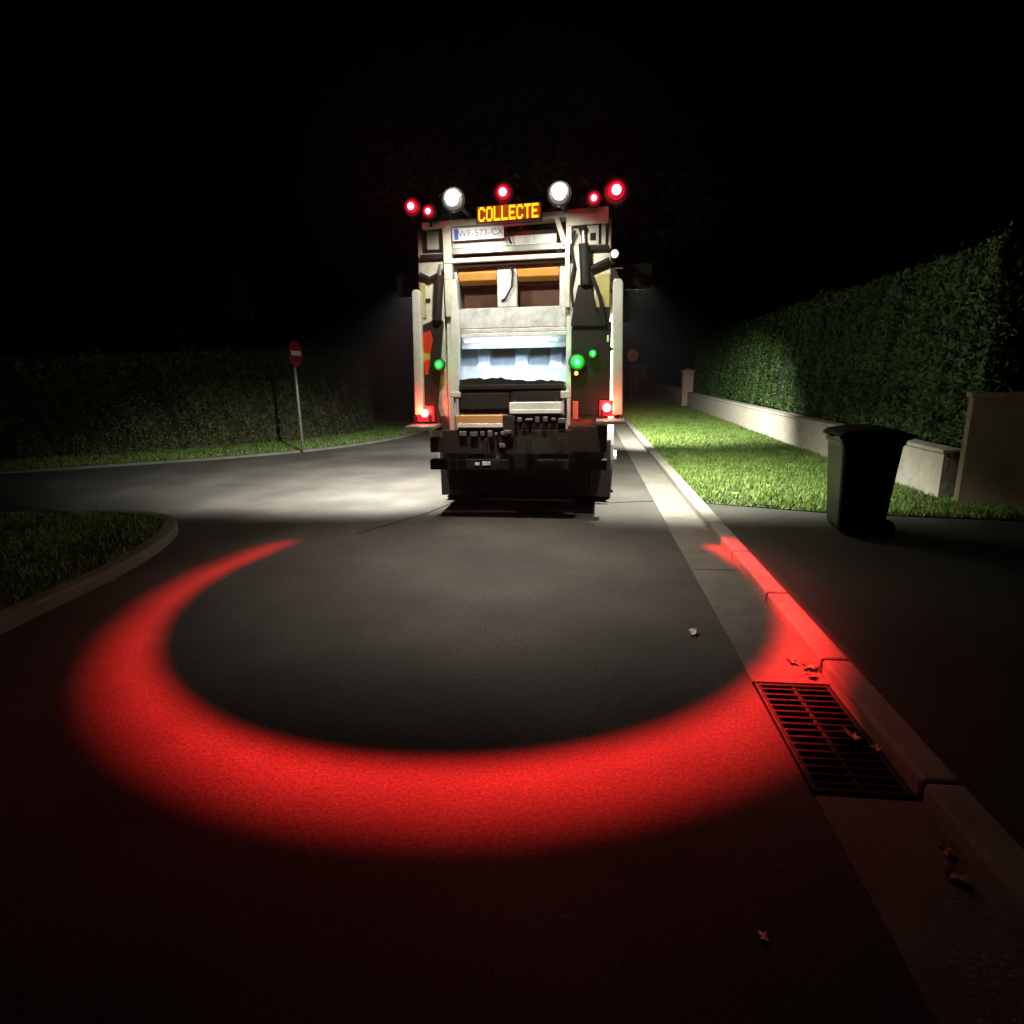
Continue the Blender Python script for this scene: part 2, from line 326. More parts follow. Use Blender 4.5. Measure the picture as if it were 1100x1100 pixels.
def hedge(name, pts, width, h0, h1, z0, n, leaf, m, label, pw=1.0, amp=.10):
    """clipped hedge along a polyline: dark core, leaf shell with an uneven surface"""
    o = empty(name, (pts[0][0], pts[0][1], 0)); tag(o, label, 'hedge')
    P = [Vector(p) for p in pts]; L = [0]
    for a, b in zip(P, P[1:]): L.append(L[-1] + (b - a).length)
    bm = nb(); q = [Vector(rel(o, p)) for p in P]
    sweep(bm, q, .12, width - .12, z0 + .02, min(h0, h1) - .16); done('dark_core', bm, 'core', o)
    u = rng.uniform(0, 1, n) ** pw * L[-1]; seg = np.clip(np.searchsorted(L, u) - 1, 0, len(P) - 2)
    A = np.array([[*p] for p in P]); D = np.diff(A, axis=0); ln = np.linalg.norm(D, axis=1); D /= ln[:, None]; Nn = np.stack([D[:, 1], -D[:, 0]], 1)
    base = A[seg] + D[seg] * (u - np.array(L)[seg])[:, None]; nn = Nn[seg]
    H = h0 + (h1 - h0) * u / L[-1]; kind = rng.uniform(0, 1, n)
    wv = np.empty(n); z = np.empty(n); N = np.zeros((n, 3))
    f = kind < .5; bk = (kind >= .5) & (kind < .68); tp = (kind >= .68) & (kind < .92); en = kind >= .92
    dep = np.abs(rng.normal(0, .07, n))
    z[:] = z0 + (H - z0) * rng.uniform(0, 1, n)
    lv = lump(base[:, 0], base[:, 1], z, 1.5) * amp
    wv[f] = (dep + lv)[f]; N[f, :2] = -nn[f]
    wv[bk] = width - (dep + lv)[bk]; N[bk, :2] = nn[bk]
    wv[tp | en] = rng.uniform(0, width, (tp | en).sum()); z[tp] = (H - dep + lump(base[:, 0], base[:, 1], 0, 2.2) * amp * 1.3)[tp]; N[tp, 2] = 1
    spr = rng.uniform(0, 1, n) < .04; z[spr & tp] += rng.uniform(0, .16, (spr & tp).sum())
    e0 = en & (rng.uniform(0, 1, n) < .5); e1 = en & ~e0
    for msk, pt, dd in ((e0, A[0], D[0]), (e1, A[-1], D[-1])):
        k = msk.sum(); base[msk] = pt + dd * (rng.uniform(-.08, .1, (k, 1)) * (1 if msk is e0 else -1)); seg[msk] = 0 if msk is e0 else len(P) - 2
    nn = Nn[seg]
    C = np.concatenate([base + nn * wv[:, None] - A[0], z[:, None]], 1)
    cards('foliage', C, N * 1.2, leaf * rng.uniform(.6, 1.3, n), m, o)
    return o
# (the sweep's right-hand side is the far side: the line runs away from the camera along the front face)
hedge('tall_hedge', [RW(WT + .26, 7.25), RW(WT + .26, 25.0)], 1.3, 2.95, 2.75, .66, 150000, .042, 'hedge', 'tall clipped green hedge growing over the low white wall', 1.6, .13)
hedge('street_hedge', [(-10.5, 11.9), (-8.6, 12.6), (-6.6, 13.7), (-5.0, 14.9), (-3.9, 17.0)][::-1], 1.2, 2.25, 2.05, .07, 90000, .05, 'hedge2', 'olive green hedge behind the no entry sign across the side street', 1.0, .20)
hedge('roadside_hedge', [(-2.9, 19.5), (-1.6, 26), (.4, 38)][::-1], 1.2, 1.9, 2.0, .07, 26000, .07, 'hedge2', 'dark roadside hedge continuing behind the truck', 1.0, .2)

def tree(name, loc, H, rad, base, n, leaf, label, cat='tree', conic=False, m='tree'):
    o = tag(empty(name, (*loc, 0)), label, cat)
    bm = nb(); r0 = .02 * H + .05
    tube(bm, [(0, 0, 0), (.05, .02, H * .25), (-.04, .05, H * .55), (0, 0, H * .9)], [r0, r0 * .8, r0 * .5, .02], 10)
    cl = []
    for k in range(26 if not conic else 18):
        a = random.uniform(0, 6.28); f = random.uniform(0, 1); z = base + (H - base) * f
        rr = rad * ((1 - f) ** .8 * .75 + .05 if conic else math.sin(math.pi * min(1, f * .85 + .12)) * random.uniform(.45, .95))
        c = (rr * math.cos(a), rr * math.sin(a), z); cl.append((c, (rad * .22 if conic else rad * random.uniform(.22, .4))))
        tube(bm, [(0, 0, max(.6, z - rad * .5)), (c[0] * .5, c[1] * .5, z - rad * .15), c], [r0 * .3, r0 * .2, .01], 6)
    done('trunk', bm, 'bark', o)
    C = []; 
    for c, r in cl:
        k = n // len(cl); v = rng.normal(0, 1, (k, 3)); v /= np.linalg.norm(v, axis=1)[:, None]
        v *= (r * rng.uniform(.35, 1, (k, 1)) ** .5); v[:, 2] *= 1.5 if conic else .7; C.append(v + np.array(c))
    C = np.concatenate(C); C = C[C[:, 2] > base * .8]
    cards('crown', C, np.array([[0, 0, .6]]) + C * .05, leaf * rng.uniform(.6, 1.3, len(C)), m, o)
tree('broadleaf_tree', (1.8, 27), 13.0, 7.2, 4.6, 26000, .17, 'large dim broadleaf tree rising behind the truck')
tree('cypress_tree', (-10.4, 20.5), 5.0, 1.1, .6, 7000, .10, 'taller of the two dim pointed trees behind the left hedge', conic=True)
tree('cypress_tree', (-8.9, 20.8), 4.6, 1.0, .6, 7000, .10, 'shorter of the two dim pointed trees behind the left hedge', conic=True)
tree('garden_tree', (13.5, 13.5), 6.5, 2.8, 2.2, 9000, .12, 'dim rounded garden tree standing behind the tall right hedge')
tree('garden_tree', (-17, 17), 5.2, 3.0, 1.2, 9000, .12, 'dim spreading tree at the far left edge of the side street')

# ------------------------------------------------------------------ road signs
def sign(name, x, y, htop, dia, yaw, front, label, bar=True, lean=0):
    o = tag(empty(name, (x, y, .05), yaw), label, 'road sign')
    bm = nb(); tube(bm, [(0, 0, 0), (lean, 0, htop - .03)], .03, 12); done('post', bm, 'galv', o, smooth=True)
    bm = nb(); zc = htop - dia / 2
    tube(bm, [(lean, -.034, zc), (lean, -.054, zc)], dia / 2, 36); pl = done('sign_plate', bm, front, o)
    if bar:
        bm = nb(); box(bm, lean - dia * .37, lean + dia * .37, -.060, -.0545, zc - dia * .085, zc + dia * .085); done('white_bar', bm, 'signwhite', pl)
    bm = nb(); 
    bm.free()
    for dz in (-.12, .12): bm = nb(); box(bm, lean - .05, lean + .05, -.0335, .035, zc + dz - .02, zc + dz + .02); done('bracket', bm, 'galv', o)
sign('no_entry_sign', -4.41, 12.62, 2.26, .52, R(80), 'signred', 'round red no entry sign with white bar on a slim post')
sign('round_sign', 5.93, 29.6, 2.45, .55, R(-8), 'signback', 'small round sign with blank grey face on a thin post beyond the truck', bar=False)

# ------------------------------------------------------------------ wheelie bin
o = tag(empty('wheelie_bin', (3.33, 5.62, .047), R(-12)), 'black two-wheeled bin standing at the edge of the lawn', 'bin')
# local -x is the bin's front, +x its wheels and handle
bm = nb(); zs = [(.04, .20, .22, .20), (.10, .235, .25, .225), (.90, .29, .315, .275), (.93, .315, .335, .295), (.97, .315, .335, .295)]
rows = []
for z, xf, xb, yy in zs:
    ring = []
    for sx, sy in ((-1, -1), (1, -1), (1, 1), (-1, 1)):
        X = -xf if sx < 0 else xb; r = .045
        for k in range(4):
            a0 = {(-1, -1): 180, (1, -1): 270, (1, 1): 0, (-1, 1): 90}[(sx, sy)] + 30 * k
            ring.append(bm.verts.new((X - sx * r + r * math.cos(R(a0)), sy * (yy - r) + r * math.sin(R(a0)), z)))
    rows.append(ring)
for a, b in zip(rows, rows[1:]):
    for k in range(16): bm.faces.new((a[k], a[(k + 1) % 16], b[(k + 1) % 16], b[k]))
bm.faces.new(rows[0]); bm.faces.new(rows[-1]); done('body', bm, 'binp', o, bevel=.004)
bm = nb(); prof = [(-.345, .972), (-.345, 1.0), (-.30, 1.035), (-.1, 1.065), (.15, 1.07), (.30, 1.045), (.375, 1.02), (.375, .972)]
prism(bm, prof, 'y', -.305, .305); lid = done('lid', bm, 'binh', o, bevel=.02)
bm = nb(); tube(bm, [(-.345, -.12, .99), (-.385, -.11, 1.0), (-.385, .11, 1.0), (-.345, .12, .99)], .012, 8); done('lid_grip', bm, 'binh', lid)
bm = nb(); tube(bm, [(.34, -.24, .97), (.42, -.24, 1.0), (.42, .24, 1.0), (.34, .24, .97)], .016, 8); done('handle', bm, 'binh', o, smooth=True)
bm = nb(); tube(bm, [(.23, -.25, .10), (.23, .25, .10)], .012, 8); done('axle', bm, 'galv', o)
for sy in (-1, 1):
    bm = nb(); tube(bm, [(.23, sy * .238, .10), (.23, sy * .285, .10)], .10, 24); wv = done('wheel', bm, 'black', o)
    bm = nb(); tube(bm, [(.23, sy * .2855, .10), (.23, sy * .292, .10)], .055, 20); done('hub', bm, 'binh', wv)

o.scale = (.84, .90, .96)

# ------------------------------------------------------------------ drain, litter
DS0, DS1 = 2.0, 2.84
o = tag(empty('drain_grate', (*RW(-.2, 2.42), 0), -RA), 'rusty dark iron gully grate set in the gutter', 'drain')
bm = nb()
for a in ((-.19, -.165), (.165, .19)): box(bm, a[0], a[1], -.42, .42, -.04, .010)
for a in ((-.42, -.395), (.395, .42)): box(bm, -.1645, .1645, a[0], a[1], -.04, .010)
done('frame', bm, 'iron', o, bevel=.003)
bm = nb(); k = -.36
while k < .38: box(bm, -.1645, .1645, k - .009, k + .009, -.03, .007); k += .052
box(bm, -.01, .01, -.394, .394, -.031, .0045); done('bars', bm, 'iron', o, bevel=.002)
bm = nb(); box(bm, -.19, .19, -.42, .42, -.245, -.21); done('sump', bm, 'pit', o)
def leaf(px, py, z, s, m, name, label, cat, group=None, seed=0):
    random.seed(seed); bm = nb(); n = 12; c = bm.verts.new((0, 0, .010 * s / .05)); ring = []
    for k in range(n):
        a = 2 * math.pi * k / n; r = s * (1 if k % 2 else .62) * (.8 + .4 * random.random()); ring.append(bm.verts.new((r * math.cos(a) * 1.2, r * math.sin(a) * .8, random.uniform(.002, .03) * s / .05)))
    for k in range(n): bm.faces.new((c, ring[k], ring[(k + 1) % n]))
    o = done(name, bm, m); o.location = (px, py, z); o.rotation_euler.z = random.uniform(0, 6); return tag(o, label, cat, group)
leaf(1.14, 3.50, .003, .042, 'paper', 'paper_scrap', 'small crumpled white scrap lying alone on the asphalt inside the red ring', 'litter', seed=1)
GL = 'dead leaves in the gutter'
spots = [(1.63, 3.02, .05, 'curled brown leaf lying against the kerb just beyond the drain'), (1.60, 2.92, .035, 'small brown leaf beside the curled one against the kerb'),
         (1.57, 3.08, .03, 'tiny brown leaf nearest the bright red kerb'), (1.68, 2.72, .035, 'small leaf on the kerb edge beside the grate'),
         (1.50, 2.36, .05, 'reddish leaf lying on the far side of the grate'), (1.57, 2.28, .03, 'small leaf by the kerb near the reddish leaf'),
         (1.42, 1.62, .04, 'pale leaf lying alone in the dark gutter past the grate'), (1.47, 1.72, .028, 'small pale leaf beside the one in the dark gutter')]
for i, (x, y, s_, lb) in enumerate(spots): leaf(x, y, .012, s_, 'leafb', 'dead_leaf', lb, 'leaf', GL, seed=20 + i)
leaf(.72, 1.42, .003, .02, 'paper', 'paper_scrap', 'tiny pale scrap on the dark asphalt in front of the ring', 'litter', seed=4)
leaf(3.33, 7.6, .12, .035, 'leafy', 'fallen_leaf', 'yellow leaf on the lawn left of the bin', 'leaf', 'yellow leaves on the lawn', 31)
leaf(2.74, 7.15, .12, .035, 'leafy', 'fallen_leaf', 'pale yellow leaf at the near edge of the lawn', 'leaf', 'yellow leaves on the lawn', 32)
leaf(-3.25, 4.6, .02, .03, 'leafb', 'dead_leaf', 'brown leaf in the road beside the left kerb', 'leaf', seed=33)

# ------------------------------------------------------------------ refuse truck
TX, TY, TYAW = .08, 6.70, R(-8)
T = tag(empty('garbage_truck', (TX, TY, 0), TYAW), 'cream rear loading garbage truck stopped in the road with its lamps lit', 'truck')
def Q(px, py, dy=0):
    """truck-local (x, z) of what the photograph shows at a pixel, on the plane dy behind the tailgate face"""
    x, y = px - 550, py - 550; c, s = math.cos(CR), math.sin(CR); xu, yu = x * c - y * s, x * s + y * c
    fw = CF * math.cos(CP) - yu * math.sin(CP); up = -(CF * math.sin(CP) + yu * math.cos(CP))
    ux, uy = math.cos(TYAW), math.sin(TYAW); nx, ny = -uy, ux; ox, oy = TX + nx * dy, TY + ny * dy
    t = (ox * nx + oy * ny) / (xu * nx + fw * ny); X, Y = xu * t - ox, fw * t - oy
    return X * ux + Y * uy, CH + up * t
def pb(bm, a, b, c, d, y0, y1, mi=0):
    """box whose face at depth y0 covers pixels a..c by b..d and which reaches back to y1"""
    mx, my = (a + c) / 2, (b + d) / 2
    box(bm, Q(a, my, y0)[0], Q(c, my, y0)[0], y0, y1, Q(mx, d, y0)[1], Q(mx, b, y0)[1], mi)
def part(name, m, *boxes, parent=T, bevel=.008):
    bm = nb()
    for q in boxes: pb(bm, *q)
    return done(name, bm, m, parent, bevel=bevel)
def q3(px, py, dy=0): x, z = Q(px, py, dy); return (x, dy, z)
def parts(name, m, *boxes, parent=T, bevel=.005):
    for q in boxes: part(name, m, q, parent=parent, bevel=bevel)
def poly(bm, pts, y0, y1, mi=0): prism(bm, [Q(*p, y0) for p in pts], 'y', y0, y1, mi)

# container body, chassis, cab (mostly out of sight behind the tailgate)
bm = nb(); prism(bm, [(-1.08, 1.0), (-1.17, 1.5), (-1.17, 2.7), (-1.05, 2.98), (1.03, 2.98), (1.13, 2.7), (1.13, 1.5), (1.05, 1.0)], 'y', 1.25, 7.2)
cont = done('container', bm, 'cream', T, bevel=.02)
for y in np.arange(1.6, 7.1, .9):
    for sx, xo in ((-1, -1.171), (1, 1.131)): bm = nb(); box(bm, min(xo, xo + sx * .04), max(xo, xo + sx * .04), y, y + .09, 1.5, 2.7); done('body_rib', bm, 'cream', cont)
bm = nb()
for x in (-.45, .35): box(bm, x, x + .09, .9, 9.0, .72, .96)
for y in (1.1, 3.5, 5.8, 8.0): box(bm, -.36, .349, y, y + .08, .76, .92)
done('chassis', bm, 'blackp', T)
bm = nb(); prism(bm, [(7.45, .55), (7.45, 2.75), (7.75, 2.9), (9.2, 2.85), (9.55, 1.7), (9.6, .55)], 'x', -1.14, 1.10)
cab = done('cab', bm, 'white', T, bevel=.05)
bm = nb(); prism(bm, [(9.225, 2.70), (9.53, 1.82), (9.55, 1.83), (9.245, 2.71)], 'x', -1.0, .96); done('windscreen', bm, 'glass', cab)
for x0, x1 in ((-1.152, -1.142), (1.102, 1.112)):
    bm = nb(); prism(bm, [(8.2, 1.75), (8.2, 2.55), (9.1, 2.55), (9.35, 1.75)], 'x', x0, x1); done('side_window', bm, 'glass', cab)
def wheel(x0, x1, y, r=.5):
    bm = nb(); tube(bm, [(x0, y, r), (x0 + .03, y, r), (x1 - .03, y, r), (x1, y, r)], [r - .05, r, r, r - .05], 32)
    o = done('wheel', bm, 'black', T, smooth=False)
    bm = nb(); xo = x0 - .012 if x0 < 0 else x1 + .012; xi = x0 + .005 if x0 < 0 else x1 - .005
    tube(bm, [(xi, y, r), (xo, y, r)], .27, 24); tube(bm, [(xi, y, r), (xo + (-.05 if x0 < 0 else .05), y, r)], .09, 12); done('rim', bm, 'galv', o)
for y in (1.35, 8.3):
    wheel(-1.12, -.82, y); wheel(.78, 1.08, y)
    if y < 3: wheel(-.80, -.55, y); wheel(.51, .76, y)
for x0, x1 in ((-1.13, -.53), (.49, 1.09)):
    bm = nb()
    pts = [(1.35 + .60 * math.cos(R(a)), .5 + .60 * math.sin(R(a))) for a in range(5, 180, 17)]
    prism(bm, pts + [(p[0] * .97 + 1.35 * .03, p[1] * .97 + .5 * .03) for p in pts[::-1]], 'x', x0, x1)
    done('mudguard', bm, 'black', T)
for x0, x1 in ((-1.08, -.56), (.52, 1.05)):
    bx('mud_flap', 'black', T, x0, x1, .66, .68, .10, .80, bevel=0)

# tailgate cheeks: thick side walls with the sloping profile of a rear loader
side = [(1.24, .72), (1.24, 3.02), (.25, 3.16), (.05, 3.14), (.0, 2.6), (-.02, 1.6), (.0, 1.15), (.25, .78)]
xl0, xl1 = Q(452, 350)[0], Q(478, 350)[0]; xr0, xr1 = Q(614, 350)[0], Q(655, 350)[0]
bm = nb(); prism(bm, side, 'x', xl0, xl1); chL = done('side_cheek', bm, 'cream', T, bevel=.012)
bm = nb(); prism(bm, side, 'x', xr0, xr1); chR = done('side_cheek', bm, 'cream', T, bevel=.012)
# dark lower cladding and the linkage on both cheeks
part('cheek_cladding', 'blackp', (614, 346, 656, 447, -.05, -.022), (617, 330, 655, 345, -.045, -.022), parent=chR)
bm = nb(); poly(bm, [(621, 306), (634, 304), (641, 334), (649, 350), (613, 350), (616, 330)], -.09, -.05); done('lift_linkage', bm, 'blackp', chR, bevel=.006)
bm = nb(); tube(bm, [q3(627, 262, -.11), q3(629, 306, -.10)], .052, 16); ram = done('hydraulic_ram', bm, 'blackp', chR)
bm = nb(); tube(bm, [q3(626.5, 248, -.11), q3(627, 261.5, -.11)], .022, 12); done('ram_rod', bm, 'chrome', ram)
bm = nb(); ball(bm, q3(626, 246, -.11), .04, 12, (1, .6, 1)); done('ram_eye', bm, 'blackp', ram)
bm = nb(); tube(bm, [q3(618, 248, -.08), q3(613, 262, -.08), q3(617, 284, -.08), q3(613, 306, -.08), q3(616, 330, -.08)], .014, 8); done('hose', bm, 'black', chR)
bm = nb(); tube(bm, [q3(634, 289, -.06), q3(655, 279, -.06)], .030, 10); done('link_arm', bm, 'blackp', chR)
bm = nb(); tube(bm, [q3(634, 292, -.085), q3(644, 318, -.085), q3(650, 348, -.085)], .018, 8); done('link_arm', bm, 'blackp', chR)
part('linkage_bar', 'blackp', (622, 264, 655, 268, -.075, -.03), parent=chR)
part('mustard_panel', 'olive', (640, 294, 655, 331, -.030, -.001), parent=chR)
part('hinge_plate', 'cream', (626, 236, 651, 263, -.035, .02), parent=chR)
parts('hatch', 'blackp', (623, 242, 630, 252, -.045, -.036), (634, 250, 640, 258, -.045, -.036), (643, 240, 646, 262, -.045, -.036), parent=chR, bevel=.003)
part('marker_reflector', 'signwhite', (652, 360, 654, 367, -.060, -.051), parent=chR, bevel=.002)
bm = nb(); poly(bm, [(470, 340), (476, 345), (474, 372), (470, 436), (475, 462), (455, 462), (452, 395), (452, 350), (463, 345)], -.06, -.022); done('lift_linkage', bm, 'blackp', chL, bevel=.005)
bm = nb(); tube(bm, [q3(472, 296, -.09), q3(470, 344, -.09)], .045, 16); ram = done('hydraulic_ram', bm, 'blackp', chL)
bm = nb(); tube(bm, [q3(473, 284, -.09), q3(472, 295.5, -.09)], .02, 12); done('ram_rod', bm, 'chrome', ram)
bm = nb(); tube(bm, [q3(451, 295, -.055), q3(462, 300, -.055), q3(476, 292, -.055)], .026, 10); done('link_arm', bm, 'blackp', chL)
part('mustard_panel', 'olive', (451, 304, 457, 342, -.03, -.001), parent=chL)
part('linkage_bar', 'blackp', (451, 273, 476, 278, -.07, -.02), parent=chL)
part('locker_frame', 'blackp', (455, 244, 474, 247, -.03, .04), (455, 244, 457, 270, -.03, .04), (472, 244, 474, 270, -.03, .04), (455, 268, 474, 270, -.03, .04), parent=chL, bevel=.002)
bm = nb(); poly(bm, [(454, 358), (462, 355), (465, 366), (462, 380), (455, 378)], -.075, -.0605); poly(bm, [(455, 388), (462, 386), (460, 402), (457, 403)], -.075, -.0605, 0)
done('red_marker', bm, 'redstrip', chL); bm = nb(); poly(bm, [(454, 378.2), (462, 380.2), (462, 385.8), (455, 387.8)], -.074, -.0605); done('yellow_marker', bm, 'yelstrip', chL)
part('ladder', 'greymetal', (448, 358, 450, 404, -.05, -.03), (448, 358, 454, 360, -.05, -.03), (448, 402, 454, 404, -.05, -.03), parent=chL, bevel=.002)

# top frame
TF = part('top_beam', 'cream', (474, 226, 655, 243, -.06, .10)) if False else None
def slant(name, m, x0, x1, ya, yb, h, y0, y1, parent=T):
    """cross member following the photo's level between two pixel ends"""
    bm = nb(); poly(bm, [(x0, ya), (x1, yb), (x1, yb + h), (x0, ya + h)], y0, y1); return done(name, bm, m, parent, bevel=.008)
slant('top_beam', 'cream', 453, 654, 239, 222, 7, -.10, .12)
slant('post_cap', 'cream', 609, 654, 225, 221, 18, -.115, -.101)
slant('cross_member', 'worn', 486, 598, 258, 250, 14, -.02, .02)
slant('cross_member', 'greymetal', 481, 610, 267, 260, 7, -.06, -.021)
slant('cross_member', 'cream', 477, 612, 278, 271, 5, -.10, -.04)
slant('cross_member', 'blackp', 484, 608, 284, 277, 4, -.03, .01)
parts('frame_post', 'cream', (476, 238, 485, 300, -.085, .0), (478, 300, 486, 340, -.085, .0))
parts('frame_post', 'cream', (608, 232, 614, 262, -.10, .02), (607, 262, 612, 330, -.095, .0))
bm = nb(); poly(bm, [(595, 233), (600, 232), (610, 262), (604, 264)], -.09, -.03); done('brace', bm, 'cream', T, bevel=.005)
bx('back_plate', 'brownpit', T, Q(478, 250)[0], Q(612, 250)[0], .25, .30, 2.55, 3.1, bevel=0)
bm = nb(); tube(bm, [q3(541, 244, -.06), q3(546, 254, -.10), q3(549, 262, -.08)], .012, 8); tube(bm, [q3(545, 246, -.07), q3(540, 258, -.09)], .009, 8); done('hose', bm, 'black', T)

# hopper: inner walls, packer plate with two recesses, ribbed floor
HX0, HX1 = Q(480, 350)[0], Q(612, 350)[0]
bm = nb(); prism(bm, [(.0, 2.72), (.95, 2.72), (.95, 1.0), (-.06, 1.0), (-.08, 1.5), (-.02, 2.0)], 'x', HX0, HX0 + .085); done('hopper_wall', bm, 'white', T, bevel=.01)
bm = nb(); prism(bm, [(.0, 2.72), (.95, 2.72), (.95, 1.0), (-.06, 1.0), (-.08, 1.5), (-.02, 2.0)], 'x', HX1 - .035, HX1 + .02); done('hopper_wall', bm, 'white', T, bevel=.01)
bm = nb(); poly(bm, [(485, 300), (490, 300), (494, 350), (492, 448), (482, 448), (484, 350)], -.14, -.09); done('wall_edge', bm, 'white', T, bevel=.008)
IX0, IX1 = HX0 + .086, HX1 - .036
bx('hopper_back', 'brownpit', T, IX0, IX1, .80, .84, 1.5, 2.74, bevel=0)
PK = part('packer_plate', 'worn', (488, 330, 608, 352, .06, .20), (534, 284, 555, 330, .06, .16), (488, 282, 492, 330, .06, .16), (601, 278, 607, 330, .06, .16))
# recesses: amber roll at the top of each opening, dark brown behind
for a, b, t in ((492, 534, 286), (555, 601, 281)):
    bm = nb(); x0, z0 = Q(a, t, .08); x1, _ = Q(b, t, .08)
    prism(bm, [(.10, z0), (.06, z0 - .08), (.09, z0 - .15), (.20, z0 - .19), (.30, z0 - .16), (.30, z0)], 'x', x0 + .002, x1 - .002)
    done('amber_roll', bm, 'amberflap', PK, bevel=.01)
    bm = nb(); box(bm, x0, x1, .36, .40, Q(a, 330, .38)[1] - .02, z0 - .10); done('recess', bm, 'brownpit', PK)
bm = nb(); tube(bm, [q3(546, 282, .03), q3(551, 292, .02), q3(550, 308, .02), q3(543, 321, .03), q3(539, 323, .05)], .012, 8); done('hose', bm, 'black', PK)
bm = nb(); random.seed(3)
LD = part('packer_blade', 'white', (494, 357, 609, 361.5, -.02, .20)); part('blade_lip', 'worn', (495, 352.2, 608, 356.8, .03, .19), parent=LD)
part('blade_face', 'worn', (496, 362, 608, 374, .10, .16))
bm.free()
fl0 = Q(550, 372, .42)[1]; fl1 = Q(550, 411, .05)[1]
bm = nb(); prism(bm, [(.45, fl0 + .02), (.05, fl1), (.05, fl1 - .05), (.50, fl0 - .05)], 'x', IX0, IX1); FL = done('hopper_floor', bm, 'bluew', T)
for cx in (519, 560, 597):
    bm = nb(); x0 = Q(cx - 8, 388, .2)[0]; x1 = Q(cx + 8, 388, .2)[0]
    for f0, f1 in ((.0, .62),):
        ya, za = .45 - .4 * f0, fl0 + .02 + (fl1 - fl0 - .02) * f0; yb, zb = .45 - .4 * f1, fl0 + .02 + (fl1 - fl0 - .02) * f1
        v = [bm.verts.new(p) for p in ((x0, ya, za), (x1, ya, za), (x1, yb, zb), (x0, yb, zb), (x0 + .03, ya - .08, za + .05), (x1 - .03, ya - .08, za + .05), (x1 - .025, yb + .03, zb + .07), (x0 + .025, yb + .03, zb + .07))]
        for f in ((0, 1, 5, 4), (1, 2, 6, 5), (2, 3, 7, 6), (3, 0, 4, 7), (4, 5, 6, 7)): bm.faces.new([v[i] for i in f])
    done('floor_rib', bm, 'bluew', FL, bevel=.008)
# hopper sill and the dark gap under it, with a ragged upper edge of grime and rubber
bm = nb(); random.seed(5); top = []
xs = np.linspace(492, 606, 26)
for i, x in enumerate(xs): top.append((x, 409 - 2.2 * math.sin((x - 492) * .05) * (1 if x < 545 else .4) - random.uniform(0, 2.4) + (0 if 535 < x < 600 else 1)))
poly(bm, top + [(606, 447), (492, 449)], -.10, -.02); done('sill_rubber', bm, 'dmetal', T)
part('sill_lip', 'dmetal', (493, 413, 605, 418, -.135, -.101)); part('sill_recess', 'black', (494, 422, 547, 440, -.12, -.101), (549, 420, 603, 434, -.12, -.101))
for q_ in ((483, 421, 494, 427, -.17, -.10), (483, 427, 488, 474, -.17, -.12), (490, 428, 493, 472, -.16, -.12)): part('guide_bracket', 'worn', q_)
for q_ in ((602, 420, 612, 428, -.17, -.10), (609, 428, 612, 458, -.17, -.12), (604, 428, 606, 446, -.16, -.12)): part('guide_bracket', 'worn', q_)
# two bin-lift combs: the lower left one orange, the raised right one pale
def comb(name, a, b, c, d, m, label):
    o = part('lift_beam', m, (a, b, c, d, -.32, -.24)); o['label'] = label
    part('beam_edge', 'white', (a + 1, d - 4, c - 1, d + .5, -.332, -.3205), parent=o)
    random.seed(int(a)); x = a + 3
    while x < c - 4:
        wd = random.choice((3, 5, 8)); bm = nb(); pb(bm, x, d + random.uniform(3, 6), x + wd, d + random.uniform(8, 11), -.36 + random.uniform(0, .04), -.30); x += wd + random.uniform(2, 4); done('comb_tooth', bm, 'chrome', o, bevel=.008)
    bm = nb(); pb(bm, a + 2, d + 1, c - 2, d + 14, -.285, -.245); pb(bm, a + 4, d + 10, c - 4, d + 17, -.298, -.286); done('comb_plate', bm, 'dmetal', o)
    for x in (a + 6, c - 6): bm = nb(); tube(bm, [q3(x, d + 2, -.30), q3(x, d - 14, -.13)], .022, 8); done('lift_arm', bm, 'dmetal', o)
comb('lift', 490, 446, 545, 459, 'orange', 'lower orange lift beam')
comb('lift', 547, 432, 604, 444, 'white', 'raised white lift beam')
part('lift_pivot', 'dmetal', (540, 446, 552, 470, -.34, -.24)); parts('pivot_bolt', 'chrome', (541, 462, 549, 466, -.355, -.341), (536, 476, 543, 481, -.325, -.301), bevel=.01)
# skirt, underrun bar, lower gear: all dark
SKT = part('rear_skirt', 'dmetal', (476, 462, 614, 488, -.30, -.22), (462, 470, 480, 486, -.1, 0), (612, 458, 652, 486, -.1, 0))
parts('skirt_slat', 'blackp', (600, 470, 603, 486, -.32, -.301), (566, 470, 569, 487, -.32, -.301), (520, 472, 523, 488, -.32, -.301), parent=SKT)
part('underrun_bar', 'blackp', (462, 494, 652, 505, .02, .14))
parts('bar_reflector', 'signwhite', (510, 497, 515, 500, .006, .0195), (518, 496, 527, 500, .006, .0195), bevel=.003)
for a in (490, 610): part('bar_bracket', 'blackp', (a, 480, a + 10, 494, .05, .14))
part('dark_underpanel', 'blackp', (482, 504, 636, 527, .35, .40)); part('tow_hitch', 'blackp', (545, 486, 575, 512, -.02, .3))  # black panel added to fill the dark space under the truck
# ride-on steps with their stays
ST = part('footboard', 'greymetal', (434, 458, 466, 462, -.40, -.05)); parts('step_stay', 'blackp', (444, 446, 447, 458, -.12, -.08), (460, 446, 463, 458, -.12, -.08), parent=ST)
ST2 = part('footboard', 'greymetal', (640, 452, 672, 456, -.40, -.05)); parts('step_stay', 'blackp', (645, 440, 648, 452, -.12, -.08), (662, 440, 665, 452, -.12, -.08), parent=ST2)
